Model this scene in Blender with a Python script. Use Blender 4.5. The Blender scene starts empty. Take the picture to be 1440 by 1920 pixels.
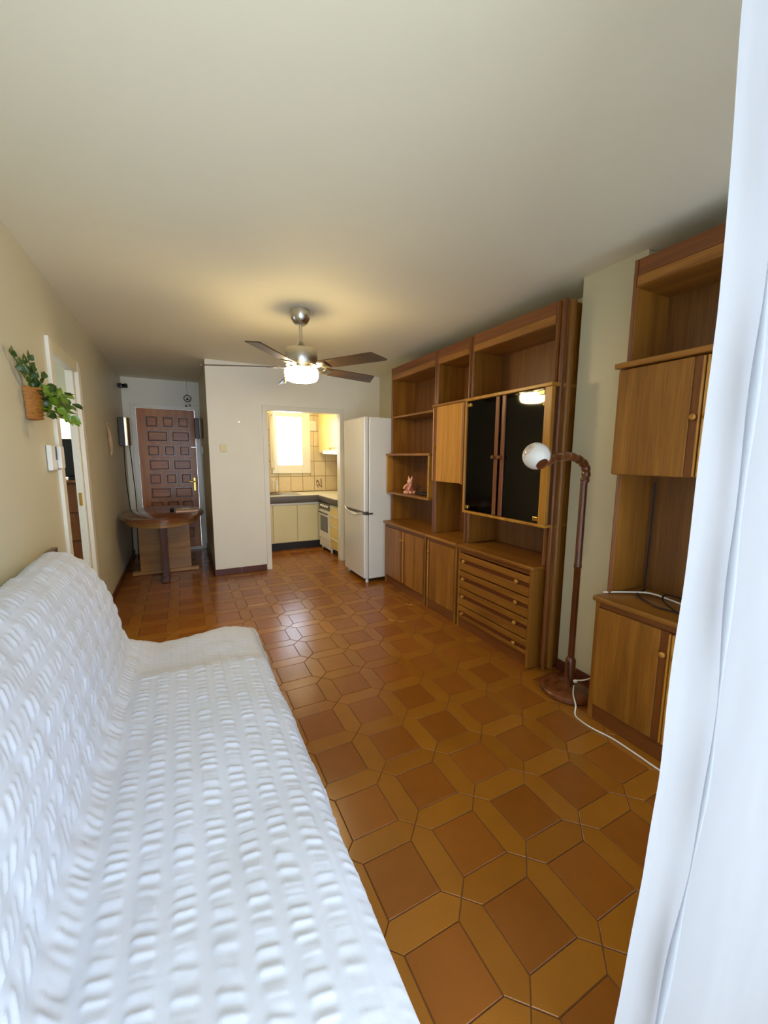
import bpy, bmesh, math, random
from mathutils import Vector, Matrix, noise
random.seed(7)
S = bpy.context.scene
COL = S.collection
PI = math.pi

# ------------------------------------------------------------------ camera
cam_d = bpy.data.cameras.new('camera'); cam = bpy.data.objects.new('camera', cam_d); COL.objects.link(cam)
cam_d.sensor_fit = 'VERTICAL'; cam_d.sensor_height = 36.0; cam_d.lens = 36.0 * 745.0 / 1920.0
cam_d.clip_start = 0.02
Rr = ((0.89166885, -0.05763265, 0.44900462), (-0.45265461, -0.12560573, 0.88279499), (0.00551973, -0.9904048, -0.1380864))
M4 = Matrix.Identity(4)
for i in range(3):
    M4[i][0] = Rr[i][0]; M4[i][1] = -Rr[i][1]; M4[i][2] = -Rr[i][2]
M4[0][3], M4[1][3], M4[2][3] = 0.0, 0.0, 1.43
cam.matrix_world = M4
S.camera = cam

# ------------------------------------------------------------------ world, daylight, exposure
DAY = 8.0
w = bpy.data.worlds.new('daylight'); S.world = w; w.use_nodes = True
bg = w.node_tree.nodes['Background']; bg.inputs[0].default_value = (0.68, 0.82, 1.0, 1); bg.inputs[1].default_value = DAY
S.view_settings.view_transform = 'Standard'; S.view_settings.look = 'None'
S.view_settings.exposure = 0.0; S.view_settings.gamma = 1.0; S.view_settings.use_curve_mapping = False
def portal(name, loc, rot, sx, sy):
    l = bpy.data.lights.new(name, 'AREA'); l.shape = 'RECTANGLE'; l.size = sx; l.size_y = sy; l.cycles.is_portal = True
    o = bpy.data.objects.new(name, l); COL.objects.link(o); o.location = loc; o.rotation_euler = rot
portal('balcony_daylight_portal', (0.75, -0.13, 1.15), (PI/2, 0, 0), 2.5, 2.4)
portal('kitchen_daylight_portal', (1.6, 6.75, 1.67), (-PI/2, 0, 0), 0.45, 0.85)
portal('bedroom_daylight_portal', (-3.24, 3.9, 1.5), (0, -PI/2, 0), 1.3, 1.5)  # samples daylight at the added, unseen bedroom opening

# ------------------------------------------------------------------ materials
def lin(c): return tuple(((v/255)/12.92 if v/255 <= .04045 else ((v/255+.055)/1.055)**2.4) for v in c) + (1,)
MATS = {}
def nmat(name):
    m = bpy.data.materials.new(name); m.use_nodes = True
    return m, m.node_tree, m.node_tree.nodes, m.node_tree.links, m.node_tree.nodes['Principled BSDF']
def N(nt, t, **kw):
    n = nt.nodes.new(t)
    for k, v in kw.items(): setattr(n, k, v)
    return n
def ramp(nt, fac, c1, c2, p1=.3, p2=.7):
    r = nt.nodes.new('ShaderNodeValToRGB')
    r.color_ramp.elements[0].color = c1; r.color_ramp.elements[0].position = p1
    r.color_ramp.elements[1].color = c2; r.color_ramp.elements[1].position = p2
    nt.links.new(fac, r.inputs[0]); return r.outputs[0]
def mapped(nt, scale, coord='Object'):
    tc = nt.nodes.new('ShaderNodeTexCoord'); mp = nt.nodes.new('ShaderNodeMapping'); mp.inputs['Scale'].default_value = scale
    nt.links.new(tc.outputs[coord], mp.inputs[0]); return mp
def plain(name, c, rough=.5, metal=0, var=.06, vscale=3.0, bump=0.0, bscale=60, spec=.5, coat=0):
    m, nt, nd, lk, p = nmat(name)
    a = lin(c); lo = tuple(v*(1-var) for v in a[:3]) + (1,); hi = tuple(min(1, v*(1+var)) for v in a[:3]) + (1,)
    mp = mapped(nt, (1, 1, 1)); nz = N(nt, 'ShaderNodeTexNoise'); nz.inputs['Scale'].default_value = vscale; nz.inputs['Detail'].default_value = 4
    lk.new(mp.outputs[0], nz.inputs['Vector'])
    lk.new(ramp(nt, nz.outputs['Fac'], lo, hi), p.inputs['Base Color'])
    p.inputs['Roughness'].default_value = rough; p.inputs['Metallic'].default_value = metal
    p.inputs['Specular IOR Level'].default_value = spec; p.inputs['Coat Weight'].default_value = coat; p.inputs['Coat Roughness'].default_value = .08
    if bump:
        n2 = N(nt, 'ShaderNodeTexNoise'); n2.inputs['Scale'].default_value = bscale; n2.inputs['Detail'].default_value = 3
        lk.new(mp.outputs[0], n2.inputs['Vector'])
        b = N(nt, 'ShaderNodeBump'); b.inputs['Strength'].default_value = bump; b.inputs['Distance'].default_value = .004
        lk.new(n2.outputs['Fac'], b.inputs['Height']); lk.new(b.outputs[0], p.inputs['Normal'])
    MATS[name] = m; return m
def wood(name, c1, c2, axis='z', rough=.38, coat=.15):
    m, nt, nd, lk, p = nmat(name)
    s = {'z': (16, 16, 1.1), 'y': (16, 1.1, 16), 'x': (1.1, 16, 16)}[axis]
    f = {'z': (150, 150, 5), 'y': (150, 5, 150), 'x': (5, 150, 150)}[axis]
    tc = nd.new('ShaderNodeTexCoord'); oi = nd.new('ShaderNodeObjectInfo')
    ad = nd.new('ShaderNodeVectorMath'); ad.operation = 'ADD'
    mu = nd.new('ShaderNodeMath'); mu.operation = 'MULTIPLY'; mu.inputs[1].default_value = 7.3
    lk.new(oi.outputs['Random'], mu.inputs[0]); lk.new(tc.outputs['Object'], ad.inputs[0]); lk.new(mu.outputs[0], ad.inputs[1])
    def nz(scale, det):
        mp = nd.new('ShaderNodeMapping'); mp.inputs['Scale'].default_value = scale; lk.new(ad.outputs[0], mp.inputs[0])
        n = nd.new('ShaderNodeTexNoise'); n.inputs['Scale'].default_value = 1; n.inputs['Detail'].default_value = det; n.inputs['Distortion'].default_value = .6
        lk.new(mp.outputs[0], n.inputs['Vector']); return n.outputs['Fac']
    a = ramp(nt, nz(s, 3), lin(c1), lin(c2), .32, .68)
    b = ramp(nt, nz(f, 2), (.72, .68, .62, 1), (1.06, 1.06, 1.06, 1), .3, .62)
    mx = nd.new('ShaderNodeMix'); mx.data_type = 'RGBA'; mx.blend_type = 'MULTIPLY'; mx.inputs[0].default_value = .7
    lk.new(a, mx.inputs[6]); lk.new(b, mx.inputs[7]); lk.new(mx.outputs[2], p.inputs['Base Color'])
    p.inputs['Roughness'].default_value = rough; p.inputs['Coat Weight'].default_value = coat; p.inputs['Coat Roughness'].default_value = .2
    MATS[name] = m; return m
def tilemat(name, c1, c2, rough=.3, edge=None):
    m, nt, nd, lk, p = nmat(name)
    tc = nd.new('ShaderNodeTexCoord'); geo = nd.new('ShaderNodeNewGeometry'); oi = nd.new('ShaderNodeObjectInfo')
    n = nd.new('ShaderNodeTexNoise'); n.inputs['Scale'].default_value = 9; n.inputs['Detail'].default_value = 5
    lk.new(geo.outputs['Position'], n.inputs['Vector'])
    a = nd.new('ShaderNodeMath'); a.operation = 'ADD'; lk.new(oi.outputs['Random'], a.inputs[0]); lk.new(geo.outputs['Random Per Island'], a.inputs[1])
    fr = nd.new('ShaderNodeMath'); fr.operation = 'FRACT'; lk.new(a.outputs[0], fr.inputs[0])
    mm = nd.new('ShaderNodeMath'); mm.operation = 'MULTIPLY_ADD'; mm.inputs[1].default_value = .45; lk.new(fr.outputs[0], mm.inputs[0])
    hf = nd.new('ShaderNodeMath'); hf.operation = 'MULTIPLY'; hf.inputs[1].default_value = .55; lk.new(n.outputs['Fac'], hf.inputs[0]); lk.new(hf.outputs[0], mm.inputs[2])
    lk.new(ramp(nt, mm.outputs[0], lin(c1), lin(c2), .2, .8), p.inputs['Base Color'])
    n2 = nd.new('ShaderNodeTexNoise'); n2.inputs['Scale'].default_value = 260; n2.inputs['Detail'].default_value = 2; lk.new(geo.outputs['Position'], n2.inputs['Vector'])
    b = nd.new('ShaderNodeBump'); b.inputs['Strength'].default_value = .12; b.inputs['Distance'].default_value = .001
    lk.new(n2.outputs['Fac'], b.inputs['Height']); lk.new(b.outputs[0], p.inputs['Normal'])
    p.inputs['Roughness'].default_value = rough
    MATS[name] = m; return m
def emit(name, c, st):
    m, nt, nd, lk, p = nmat(name)
    p.inputs['Base Color'].default_value = (.9, .9, .85, 1); p.inputs['Emission Color'].default_value = c; p.inputs['Emission Strength'].default_value = st
    MATS[name] = m; return m

plain('wall_paint', (209, 202, 173), .42, var=.025, vscale=1.2, bump=.08, bscale=25)
plain('white_paint', (244, 240, 226), .55, var=.02, bump=.06, bscale=30)
plain('ceiling_paint', (236, 230, 206), .8, var=.02, vscale=.8, bump=.08, bscale=40)
plain('gloss_white', (240, 236, 222), .25, var=.02)
plain('grout', (96, 60, 28), .8)
tilemat('tile_square', (128, 73, 20), (145, 85, 26), .21)
tilemat('tile_hexagon', (136, 83, 20), (152, 96, 26), .21)
tilemat('tile_kitchen', (214, 194, 156), (228, 210, 174), .2)
plain('grout_kitchen', (150, 116, 74), .8)
plain('tile_motif', (128, 100, 66), .4)
plain('skirting_tile', (92, 44, 30), .35)
wood('oak', (126, 78, 20), (160, 106, 36), 'z')
wood('oak_long', (126, 78, 20), (160, 106, 36), 'y')
wood('oak_back', (108, 66, 26), (132, 86, 40), 'z')
wood('oak_light', (166, 110, 28), (192, 136, 46), 'z')
wood('oak_red', (108, 58, 20), (134, 78, 32), 'z', .35)
wood('oak_red_long', (108, 58, 20), (134, 78, 32), 'y', .35)
wood('door_pine', (176, 98, 32), (206, 132, 56), 'z', .4)
wood('door_pine_panel', (164, 90, 30), (194, 118, 48), 'x', .4)
wood('inlay_dark', (84, 38, 12), (104, 52, 20), 'y', .35)
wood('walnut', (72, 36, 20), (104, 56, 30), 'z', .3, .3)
wood('table_top', (96, 50, 26), (126, 72, 38), 'x', .14, .6)
wood('table_side', (150, 104, 52), (176, 128, 70), 'x', .3)
wood('lamp_wood', (88, 44, 20), (122, 66, 32), 'z', .22, .5)
wood('blade_wood', (70, 48, 30), (92, 66, 42), 'x', .4)
plain('steel', (200, 196, 184), .28, 1, var=.03)
plain('chrome', (225, 225, 225), .1, 1, var=.01)
plain('brass', (212, 168, 84), .25, 1, var=.04)
plain('black_glass', (3, 3, 3), .04, spec=.6, var=.1)
plain('black_plastic', (18, 18, 18), .4)
plain('dark_metal', (64, 58, 50), .4, .4)
plain('fridge_white', (226, 226, 222), .22, var=.01, coat=.4)
plain('cream_laminate', (232, 222, 178), .35, var=.02)
plain('yellow_laminate', (240, 214, 130), .3, var=.02)
plain('counter_white', (232, 226, 206), .3, var=.03)
plain('counter_edge', (98, 92, 88), .45)
plain('plinth_dark', (36, 36, 38), .5)
plain('oven_glass', (62, 54, 44), .12)
plain('white_plastic', (236, 234, 226), .35, var=.01)
plain('white_cable', (228, 222, 208), .5)
plain('black_cable', (26, 24, 24), .5)
plain('wicker', (176, 112, 40), .6, var=.25, vscale=60, bump=.6, bscale=120)
plain('leaf_green', (112, 142, 34), .35, var=.5, vscale=14)
plain('leaf_dark', (62, 84, 30), .4, var=.35, vscale=14)
plain('porcelain_pink', (226, 172, 142), .35, var=.12, vscale=30)
plain('porcelain_rose', (176, 96, 74), .4, var=.15, vscale=40)
plain('paper', (226, 190, 168), .7)
plain('driftwood', (196, 164, 128), .7, var=.2, vscale=20)
plain('bedding', (170, 150, 120), .8)
plain('balcony_bounce', (206, 198, 182), .7)  # pale so the added balcony floor bounces daylight up to the ceiling
plain('room_floor', (120, 74, 40), .5)
# white cotton of slipcover (fine weave bump)
def cloth(name, c, rough=.85, trans=0.0):
    m, nt, nd, lk, p = nmat(name)
    p.inputs['Base Color'].default_value = lin(c); p.inputs['Roughness'].default_value = rough; p.inputs['Specular IOR Level'].default_value = .2
    p.inputs['Sheen Weight'].default_value = .15
    mp = mapped(nt, (1, 1, 1)); n = nd.new('ShaderNodeTexNoise'); n.inputs['Scale'].default_value = 420; n.inputs['Detail'].default_value = 2
    lk.new(mp.outputs[0], n.inputs['Vector'])
    b = nd.new('ShaderNodeBump'); b.inputs['Strength'].default_value = .25; b.inputs['Distance'].default_value = .001
    lk.new(n.outputs['Fac'], b.inputs['Height']); lk.new(b.outputs[0], p.inputs['Normal'])
    if trans:
        t = nd.new('ShaderNodeBsdfTranslucent'); t.inputs[0].default_value = lin(c)
        mx = nd.new('ShaderNodeMixShader'); mx.inputs[0].default_value = trans
        out = nd['Material Output']; lk.new(p.outputs[0], mx.inputs[1]); lk.new(t.outputs[0], mx.inputs[2]); lk.new(mx.outputs[0], out.inputs[0])
    MATS[name] = m; return m
cloth('cotton', (201, 205, 217))
cloth('curtain_cloth', (190, 192, 198), .8, .58)
cloth('bedroom_voile', (240, 228, 196), .8, .55)
emit('lamp_glow', (1.0, .76, .38, 1), 75.0)
emit('added_kitchen_glow', (1.0, .80, .42, 1), 52.0)  # warm glow of the added, unseen kitchen lamp
# marbled opal glass for lamp globe
m, nt, nd, lk, p = nmat('opal_glass'); mp = mapped(nt, (1, 1, 1)); n = nd.new('ShaderNodeTexNoise'); n.inputs['Scale'].default_value = 7; n.inputs['Detail'].default_value = 3; n.inputs['Distortion'].default_value = .5
lk.new(mp.outputs[0], n.inputs['Vector']); lk.new(ramp(nt, n.outputs['Fac'], lin((176, 150, 132)), lin((236, 234, 228)), .34, .48), p.inputs['Base Color'])
p.inputs['Roughness'].default_value = .12; p.inputs['Coat Weight'].default_value = .5; MATS['opal_glass'] = m
# window glass: clear thin pane
m, nt, nd, lk, p = nmat('pane_glass'); p.inputs['Base Color'].default_value = (1, 1, 1, 1); p.inputs['Roughness'].default_value = 0; p.inputs['Transmission Weight'].default_value = 1; p.inputs['IOR'].default_value = 1.02; MATS['pane_glass'] = m

# ------------------------------------------------------------------ mesh helpers
ORG = {}
def wloc(o): return ORG.get(o.name, Vector((0, 0, 0)))
def box(bm, x0, x1, y0, y1, z0, z1, bev=0.0):
    x0, x1 = min(x0, x1), max(x0, x1); y0, y1 = min(y0, y1), max(y0, y1); z0, z1 = min(z0, z1), max(z0, z1)
    v = [bm.verts.new(p) for p in ((x0,y0,z0),(x1,y0,z0),(x1,y1,z0),(x0,y1,z0),(x0,y0,z1),(x1,y0,z1),(x1,y1,z1),(x0,y1,z1))]
    fs = [bm.faces.new([v[i] for i in f]) for f in ((3,2,1,0),(4,5,6,7),(0,1,5,4),(1,2,6,5),(2,3,7,6),(3,0,4,7))]
    if bev > 0:
        es = list({e for f in fs for e in f.edges})
        bmesh.ops.bevel(bm, geom=es, offset=min(bev, (x1-x0)*.45, (y1-y0)*.45, (z1-z0)*.45), segments=2, profile=.5, affect='EDGES')
FLAT = set()
def B(*a, bev=0.0):
    bm = bmesh.new(); box(bm, *a, bev=bev); FLAT.add(id(bm)); return bm
def lathe(bm, prof, c, axis=(0, 0, 1), seg=28, cap=True):
    q = Vector((0, 0, 1)).rotation_difference(Vector(axis).normalized()); c = Vector(c); rings = []
    for r, h in prof:
        rings.append([bm.verts.new(c + q @ Vector((r*math.cos(2*PI*k/seg), r*math.sin(2*PI*k/seg), h))) for k in range(seg)])
    for a, b in zip(rings, rings[1:]):
        for k in range(seg): bm.faces.new((a[k], a[(k+1) % seg], b[(k+1) % seg], b[k]))
    if cap:
        bm.faces.new(list(reversed(rings[0]))); bm.faces.new(rings[-1])
def smoothpts(pts, n=8):
    P = [Vector(p) for p in pts]; out = []
    for i in range(len(P)-1):
        p0 = P[max(i-1, 0)]; p1 = P[i]; p2 = P[i+1]; p3 = P[min(i+2, len(P)-1)]
        for k in range(n):
            t = k/n
            out.append(.5*((2*p1)+(-p0+p2)*t+(2*p0-5*p1+4*p2-p3)*t*t+(-p0+3*p1-3*p2+p3)*t**3))
    out.append(P[-1]); return out
def tube(bm, pts, rad, seg=8, cap=True):
    P = [Vector(p) for p in pts]; rings = []; up = None
    for i, p in enumerate(P):
        t = (P[min(i+1, len(P)-1)]-P[max(i-1, 0)]).normalized()
        if up is None:
            up = Vector((0, 0, 1)) if abs(t.z) < .9 else Vector((1, 0, 0))
        s = t.cross(up).normalized(); up = s.cross(t).normalized(); r = rad(i) if callable(rad) else rad
        rings.append([bm.verts.new(p + r*(math.cos(2*PI*k/seg)*s + math.sin(2*PI*k/seg)*up)) for k in range(seg)])
    for a, b in zip(rings, rings[1:]):
        for k in range(seg): bm.faces.new((a[k], b[k], b[(k+1) % seg], a[(k+1) % seg]))
    if cap: bm.faces.new(rings[0]); bm.faces.new(list(reversed(rings[-1])))
def prism(bm, poly, z0, z1, cham=0.0):
    n = len(poly); c = Vector((sum(p[0] for p in poly)/n, sum(p[1] for p in poly)/n))
    def ring(z, ins):
        o = []
        for p in poly:
            d = Vector((p[0], p[1]))-c; L = d.length or 1
            q = c + d*(1-ins/L); o.append(bm.verts.new((q.x, q.y, z)))
        return o
    rs = [ring(z0, 0), ring(z1-cham, 0)] + ([ring(z1, cham*1.4)] if cham else [])
    for a, b in zip(rs, rs[1:]):
        for k in range(n): bm.faces.new((a[k], a[(k+1) % n], b[(k+1) % n], b[k]))
    bm.faces.new(rs[-1]); bm.faces.new(list(reversed(rs[0])))
def finish(bm, name, mat, smooth, recalc=True):
    if recalc: bmesh.ops.recalc_face_normals(bm, faces=bm.faces)
    me = bpy.data.meshes.new(name); bm.to_mesh(me); bm.free()
    me.materials.append(MATS[mat] if isinstance(mat, str) else mat)
    if smooth:
        for f in me.polygons: f.use_smooth = True
        if smooth != 'all':
            try: me.set_sharp_from_angle(angle=math.radians(38))
            except Exception: pass
    return me
def props(o, label=None, cat=None, group=None, kind=None, category=None):
    cat = cat or category
    for k, v in (('label', label), ('category', cat), ('group', group), ('kind', kind)):
        if v: o[k] = v
    return o
def obj(name, bm, mat, parent=None, smooth=True, **kw):
    """a mesh object from a bmesh given in world coordinates"""
    if parent is not None: org = wloc(parent)
    else:
        xs = [v.co.x for v in bm.verts]; ys = [v.co.y for v in bm.verts]; zs = [v.co.z for v in bm.verts]
        org = Vector(((min(xs)+max(xs))/2, (min(ys)+max(ys))/2, min(zs)))
    bmesh.ops.translate(bm, verts=bm.verts, vec=-org)
    if id(bm) in FLAT: FLAT.discard(id(bm)); smooth = False
    me = finish(bm, name, mat, smooth, not name.endswith('_tiles'))
    o = bpy.data.objects.new(name, me); COL.objects.link(o)
    if parent is not None: o.parent = parent
    else: o.location = org
    ORG[o.name] = org
    return props(o, **kw)
def thing(name, loc, label, cat, group=None):
    o = bpy.data.objects.new(name, None); COL.objects.link(o); o.location = loc; o.empty_display_size = .1
    ORG[o.name] = Vector(loc); return props(o, label, cat, group)
def struct(name, bm, mat, smooth=True, label=None): return obj(name, bm, mat, None, smooth, kind='structure', label=label)

# ------------------------------------------------------------------ room shell
H = 2.5; XL = -.675; XR = 2.48; YW = .10; YK = 5.03; YD = 6.68; YB = 6.58; XH = .30
def wall_with_hole(name, axis, a0, a1, t0, t1, h0, h1, hz0, hz1, mat='wall_paint', z1=H, label=None):
    """wall along axis ('x' or 'y') from a0..a1, thickness t0..t1, with a hole h0..h1 / hz0..hz1"""
    bm = bmesh.new()
    def bb(p, q, z0, zz):
        if q-p > 1e-4 and zz-z0 > 1e-4:
            if axis == 'x': box(bm, p, q, t0, t1, z0, zz)
            else: box(bm, t0, t1, p, q, z0, zz)
    bb(a0, h0, 0, z1); bb(h1, a1, 0, z1); bb(h0, h1, hz1, z1); bb(h0, h1, 0, hz0)
    return struct(name, bm, mat, False, label)
floor = struct('floor', B(-3.3, 2.7, -.12, 6.9, -.12, -.003), 'grout', False, 'terracotta tiled floor of squares framed by pointed hexagons')
struct('ceiling', B(-3.3, 2.7, -.12, 6.95, H, H+.12), 'ceiling_paint', False, 'cream painted plaster ceiling')
wall_with_hole('wall_left', 'y', -.12, YD+.1, XL-.045, XL, 3.17, 3.87, 0, 2.06, label='satin beige wall on the left with bedroom doorway')
struct('wall_right', B(XR, XR+.15, -.12, YB+.1, 0, H), 'wall_paint', False, 'beige wall behind the wooden wall units')
struct('wall_pillar', B(2.22, XR, 1.36, 1.735, 0, H), 'wall_paint', False, 'shallow cream pillar between the two wall units')
wall_with_hole('wall_kitchen', 'x', XH, XR, YK, YK+.10, .955, 1.90, 0, 1.985, 'white_paint', label='white wall with the kitchen opening')
struct('wall_hall', B(XH, XH+.10, YK+.10, YD, 0, H), 'wall_paint', False, 'side wall of the entrance hall')
wall_with_hole('wall_entrance', 'x', XL-.1, XH+.1, YD, YD+.12, -.555, .255, 0, 2.12, 'white_paint', label='end wall around the panelled entrance door')
wall_with_hole('wall_window', 'x', XL-.1, XR+.1, -.12, YW, -.48, 1.98, 0, 2.3, 'white_paint', label='balcony door wall')
kback = wall_with_hole('wall_kitchen_back', 'x', .86, XR, YB, YB+.15, 1.38, 1.82, 1.27, 2.07, 'grout_kitchen', label='kitchen back wall of beige tiles')
struct('wall_kitchen_left', B(.86, .95, YK+.10, YB, 0, H), 'white_paint', False, 'left wall inside the kitchen')
# added, unseen balcony slabs and walls that limit daylight near the opening
struct('floor_added_balcony', B(-1.0, 2.9, -2.1, -.12, -.16, -.02), 'balcony_bounce', False, 'added unseen pale balcony floor bouncing daylight into the room')
struct('ceiling_added_balcony', B(-1.0, 2.9, -2.1, -.12, 2.42, 2.56), 'white_paint', False, 'added unseen balcony roof slab holding back high daylight')
struct('wall_added_balcony_left', B(-1.12, -1.0, -2.1, -.12, -.02, 2.42), 'white_paint', False, 'added unseen left balcony wall limiting daylight')
struct('wall_added_balcony_right', B(2.9, 3.02, -2.1, -.12, -.02, 2.42), 'white_paint', False, 'added unseen right balcony wall limiting daylight')
# bedroom beyond the doorway
wall_with_hole('wall_bedroom_far', 'x', -3.2, XL-.045, 5.5, 5.6, -1.42, -.90, .95, 2.02, 'wall_paint', label='far wall of the bedroom')
wall_with_hole('wall_bedroom_outer', 'y', 2.3, 5.6, -3.3, -3.2, 3.2, 4.6, .8, 2.2, 'wall_paint', label='unseen outer wall of the bedroom with an added daylight opening')  # opening added out of view so daylight reaches the far bedroom wall
struct('wall_bedroom_near', B(-3.2, XL-.045, 2.2, 2.3, 0, H), 'wall_paint', False, 'near wall of the bedroom')

# ------------------------------------------------------------------ floor tiles
PER = .292; SQ = .196; W2 = PER-SQ; OX = .738; OY = .584; G = .0016
regions = [(XL, XR, YW, YK), (XL, XH, YK, YD), (.955, 1.90, YK, YK+.10), (.95, XR, YK+.10, YB)]
def inside(p): return any(r[0]-1e-6 <= p[0] <= r[1]+1e-6 and r[2]-1e-6 <= p[1] <= r[3]+1e-6 for r in regions)
def clip(poly, r):
    def cut(P, f, t):
        o = []
        for i in range(len(P)):
            a, b = P[i], P[(i+1) % len(P)]; fa, fb = f(a), f(b)
            if fa >= 0: o.append(a)
            if fa*fb < 0: s = fa/(fa-fb); o.append((a[0]+(b[0]-a[0])*s, a[1]+(b[1]-a[1])*s))
        return o
    for f in (lambda p: p[0]-r[0], lambda p: r[1]-p[0], lambda p: p[1]-r[2], lambda p: r[3]-p[1]):
        poly = cut(poly, f, 0)
        if len(poly) < 3: return []
    return poly
hs = SQ/2-G; hw = W2/2-G; hl = PER/2-G*1.5
SQP = [(-hs, -hs), (hs, -hs), (hs, hs), (-hs, hs)]
HXP = [(-hl, 0), (-SQ/2, -hw), (SQ/2, -hw), (hl, 0), (SQ/2, hw), (-SQ/2, hw)]
HYP = [(-y, x) for x, y in HXP]
def tmesh(poly, name, mat):
    bm = bmesh.new(); prism(bm, poly, -.008, 0, .0016); return finish(bm, name, mat, False, False)
proto = {'s': tmesh(SQP, 'square_tile', 'tile_square'), 'hx': tmesh(HXP, 'hexagonal_tile', 'tile_hexagon'), 'hy': tmesh(HYP, 'hexagonal_tile', 'tile_hexagon')}
tiles = []
for i in range(-7, 9):
    for j in range(-3, 23):
        cx, cy = OX+i*PER, OY+j*PER
        tiles.append(('s', cx+PER/2, cy+PER/2)); tiles.append(('hx', cx+PER/2, cy)); tiles.append(('hy', cx, cy+PER/2))
Minv = M4.inverted()
def shown(x, y):
    c = Minv @ Vector((x, y, 0))
    if c.z > -.1: return 0
    u = 720+745*c.x/-c.z; v = 960-745*c.y/-c.z
    if not (-60 < u < 1300 and 0 < v < 1990): return 0
    if x < .30 and y < 2.5: return 0
    if x > 2.05 and y < 4.1: return 0
    return 1/(c.z*c.z)
full, part = [], []
POLY = {'s': SQP, 'hx': HXP, 'hy': HYP}
for k, x, y in tiles:
    P = [(x+a, y+b) for a, b in POLY[k]]
    if all(inside(p) for p in P): full.append((shown(x, y), k, x, y))
    else:
        for r in regions:
            c = clip(P, r)
            if len(c) >= 3:
                ar = abs(sum(c[q][0]*c[(q+1) % len(c)][1]-c[(q+1) % len(c)][0]*c[q][1] for q in range(len(c))))/2
                if ar > 2e-4: part.append((k, c))
full.sort(key=lambda t: -t[0])
rest_s, rest_h = bmesh.new(), bmesh.new()
for n, (sv, k, x, y) in enumerate(full):
    if n < 300 and sv > 0:
        o = bpy.data.objects.new(proto[k].name.split('.')[0], proto[k]); COL.objects.link(o); o.parent = floor
        o.location = Vector((x, y, 0))-wloc(floor)
    else:
        prism(rest_s if k == 's' else rest_h, [(x+a, y+b) for a, b in POLY[k]], -.008, 0, .0016)
for k, c in part: prism(rest_s if k == 's' else rest_h, c, -.008, 0, .0016)
obj('far_square_tiles', rest_s, 'tile_square', floor, False, kind='stuff')
obj('far_hexagonal_tiles', rest_h, 'tile_hexagon', floor, False, kind='stuff')
struct('floor_bedroom', B(-3.2, XL-.045, 2.3, 5.5, -.003, .001), 'room_floor', False, 'bedroom floor')
struct('floor_threshold', B(XL-.045, XL, 3.17, 3.87, -.005, .002), 'room_floor', False, 'bedroom doorway threshold')

# ------------------------------------------------------------------ skirting, casings
def baseboard(name, segs, label):
    b = None
    for (x0, x1, y0, y1) in segs:
        along_y = (y1-y0) > (x1-x0); L = (y1-y0) if along_y else (x1-x0); n = max(1, round(L/.292)); 
        for k in range(n):
            p, q = (k*L/n)+.0015, ((k+1)*L/n)-.0015
            bb = B(x0, x1, y0+p, y0+q, 0.001, .075, bev=.003) if along_y else B(x0+p, x0+q, y0, y1, 0.001, .075, bev=.003)
            if b is None: b = struct(name, bb, 'skirting_tile', True, label)
            else: obj('skirting_tile', bb, 'skirting_tile', b)
baseboard('baseboard_kitchen', [(XH-.012, .90, YK-.012, YK-.001)], 'dark brown skirting tiles under the white wall')
baseboard('baseboard_left', [(XL+.001, XL+.012, 2.75, 3.08), (XL+.001, XL+.012, 3.96, YD)], 'dark skirting tiles along the left wall')
baseboard('baseboard_pillar', [(2.208, 2.219, 1.36, 1.735)], 'dark skirting tiles at the foot of the pillar')
baseboard('baseboard_hall', [(XH-.012, XH-.001, YK, YD)], 'dark skirting tiles along the hall wall')
# kitchen opening casing
t = struct('trim_1', B(.905, .963, YK-.018, YK+.104, 0.002, 2.03, bev=.004), 'gloss_white', True, 'cream casing around the kitchen opening')
obj('casing_jamb', B(1.892, 1.945, YK-.018, YK+.104, 0.002, 2.03, bev=.004), 'gloss_white', t)
obj('casing_head', B(.905, 1.945, YK-.02, YK+.104, 1.977, 2.035, bev=.004), 'gloss_white', t)
# bedroom doorway casing
t = struct('trim_2', B(XL-.06, XL+.018, 3.10, 3.178, 0.003, 2.13, bev=.004), 'gloss_white', True, 'white casing around the bedroom doorway')
obj('casing_jamb', B(XL-.055, XL-.012, 3.80, 3.868, 0.003, 2.06, bev=.003), 'gloss_white', t)
obj('casing_jamb', B(XL-.011, XL+.018, 3.855, 3.945, 0.003, 2.13, bev=.004), 'gloss_white', t)
obj('casing_head', B(XL-.055, XL+.016, 3.178, 3.855, 2.052, 2.13, bev=.004), 'wall_paint', t)
obj('strike_plate', B(XL-.043, XL-.022, 3.794, 3.801, 1.04, 1.14, bev=.002), 'brass', t)
# entrance door casing
t = struct('trim_3', B(-.585, -.525, YD-.02, YD+.1, 0.002, 2.15, bev=.004), 'gloss_white', True, 'white casing around the entrance door')
obj('casing_jamb', B(.222, .285, YD-.02, YD+.1, 0.002, 2.15, bev=.004), 'gloss_white', t)
obj('casing_head', B(-.525, .222, YD-.02, YD+.1, 2.092, 2.15, bev=.004), 'gloss_white', t)
obj('door_sill', B(-.525, .222, YD-.04, YD+.03, 0.001, .03, bev=.004), 'gloss_white', t)

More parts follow.
